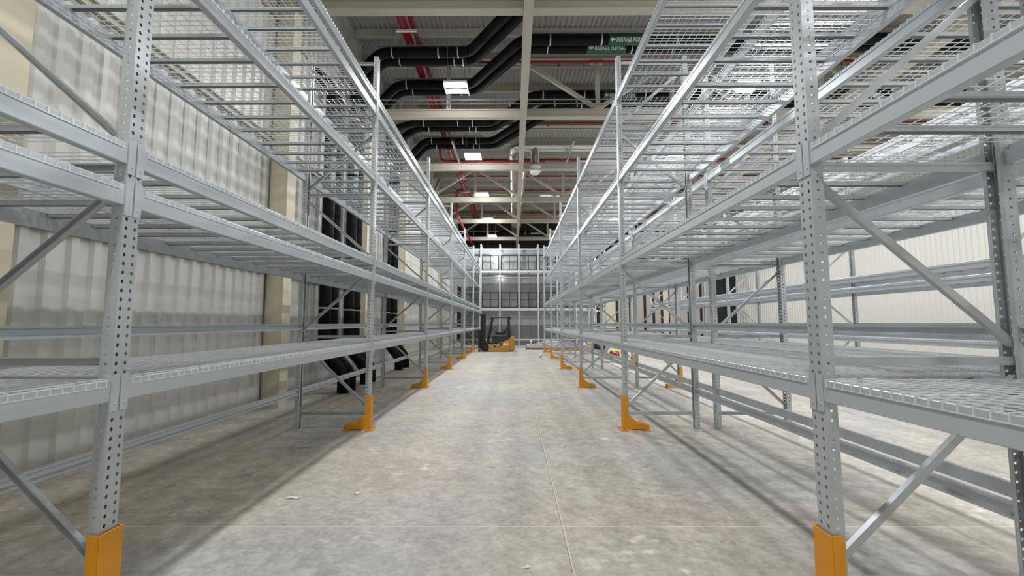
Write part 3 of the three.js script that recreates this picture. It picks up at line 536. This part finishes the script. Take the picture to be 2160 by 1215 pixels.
{
  const Z = 26.1, t = thing('wrapped_bundle', 'long low bundle wrapped in grey film on a board at the aisle end', 'bundle', 2.3, 0, Z);
  part('base_board', merge([bx(3.1, 0.03, 0.9, 0, 0.105, 0), bx(3.1, 0.09, 0.1, 0, 0.045, 0.35), bx(3.1, 0.09, 0.1, 0, 0.045, -0.35)]), M.board, t);
  const g = new THREE.BoxGeometry(3.0, 0.36, 0.8, 60, 8, 16), p = g.attributes.position, n1 = noiseGrid(12), n2 = noiseGrid(40);
  for (let i = 0; i < p.count; i++) {
    let x = p.getX(i), y = p.getY(i) + 0.18, z = p.getZ(i); const u = (x + 1.5) / 3, prof = u < 0.12 ? 0.45 : Math.min(1, 0.45 + (u - 0.12) * 2.2) * (u > 0.75 ? 1 - (u - 0.75) * 1.2 : 1);
    y *= prof; const k = (n1(u, z + y) - 0.5) * 0.09 + (n2(u * 0.7, z * 0.7 + y) - 0.5) * 0.045, e = y > 0.01 ? 1 : 0;
    p.setXYZ(i, x + k * 0.4, y + (y > 0.02 ? k : 0), z * (1 - y * 0.5) + k * 0.5 * e);
  }
  g.computeVertexNormals(); part('film', g, M.wrap, t, [0, 0.12, 0]);
}
jug('white plastic jug standing on the wrapped bundle at the aisle end', 1.05, 0.31, 26.0, 0.9);
const railLabel = ['front orange rail of the bottom layer stacked behind the right rack', 'middle orange rail of the bottom layer stacked behind the right rack', 'rear orange rail of the bottom layer stacked behind the right rack', 'front orange rail lying on top of the stack behind the right rack', 'rear orange rail lying on top of the stack behind the right rack'];
for (let k = 0; k < 5; k++) {
  const t = thing('guard_rail', railLabel[k], 'rail', 3.1, 0.001 + (k > 2 ? 0.091 : 0), 24.75 + (k % 3) * 0.14 + (k > 2 ? 0.07 : 0), 'stacked orange rails');
  part('rail', prism(cProf(0.09, 0.09, 0.008), 2.0).rotateY(Math.PI / 2).translate(0, 0.045, 0), M.yellow, t); for (const s of [-1, 1]) part('end_plate', box(0.01, 0.09, 0.09), M.yellow, t, [s * 1.0, 0.045, 0]);
}
{
  const pile = [['black plastic drum with white lid among the goods behind the right rack', 4.75, 24.6, M.black, M.white], ['black plastic drum with orange band beside the white-lidded drum', 5.2, 24.9, M.black, M.orange]];
  for (const [label, x, Z, m, m2] of pile) { const t = thing('drum', label, 'drum', x, 0.001, Z); part('body', new THREE.LatheGeometry([[0, 0], [0.17, 0], [0.19, 0.02], [0.19, 0.2], [0.2, 0.21], [0.2, 0.24], [0.19, 0.25], [0.185, 0.46], [0, 0.46]].map(([a, b]) => new THREE.Vector2(a, b)), 24), m, t); part('lid', cyl(0.195, 0.04, 0, 0.48, 0, 24), m2, t); }
  const c = thing('carton', 'white carton lying behind the right rack near the drums', 'box', 4.3, 0.001, 25.4); part('body', rbx(0.8, 0.42, 0.6, 0.01, 0, 0.21, 0), M.white, c); part('tape', box(0.06, 0.43, 0.605), M.board, c, [0, 0.2135, 0]);
  const r = thing('tool_bag', 'red bag with a lime green flap seen under the right racks', 'bag', 4.62, 0.001, 19.75);
  const bg = new RoundedBoxGeometry(0.46, 0.3, 0.26, 4, 0.09); part('body', bg, M.redPlastic, r, [0, 0.15, 0], [0, 0.3, 0]); part('flap', new RoundedBoxGeometry(0.36, 0.09, 0.24, 3, 0.04), M.lime, r, [0.02, 0.315, 0], [0, 0.3, 0.06]); part('strap', new THREE.TorusGeometry(0.12, 0.014, 6, 16, Math.PI), M.white, r, [0.0, 0.14, 0.14]);
}
[[0.03, 2.76, 0.11, 'torn scrap of white paper at the bottom of the picture by the floor joint'], [0.09, 2.93, 0.05, 'small paper shred on the floor just beyond the torn scrap'], [-1.48, 4.15, 0.05, 'small white paper crumb on the floor left of the aisle centre'], [-2.0, 4.05, 0.1, 'pale paper strip on the floor at the left edge of the picture']].forEach(([x, Z, s, label], n) => {
  const sh = []; for (let i = 0; i < 11; i++) { const a = i / 11 * Math.PI * 2, r = s * rr(0.25, 1) * (i % 3 ? 0.55 : 1); sh.push([r * Math.cos(a), r * 0.55 * Math.sin(a)]); }
  const g = new THREE.ExtrudeGeometry(poly(sh), { depth: 0.002, bevelEnabled: false }); g.rotateX(-Math.PI / 2); const p = g.attributes.position; for (let i = 0; i < p.count; i++) p.setY(i, p.getY(i) + 0.012 * Math.abs(Math.sin(p.getX(i) * 40 / s * 0.05 + n)));
  g.computeVertexNormals(); const m = new THREE.Mesh(g, M.paper); m.name = numbered('paper_scrap'); m.position.set(x, 0.001, -Z); m.castShadow = m.receiveShadow = true; scene.add(m); tag(m, label, 'paper');
});
renderer.render(scene, camera);
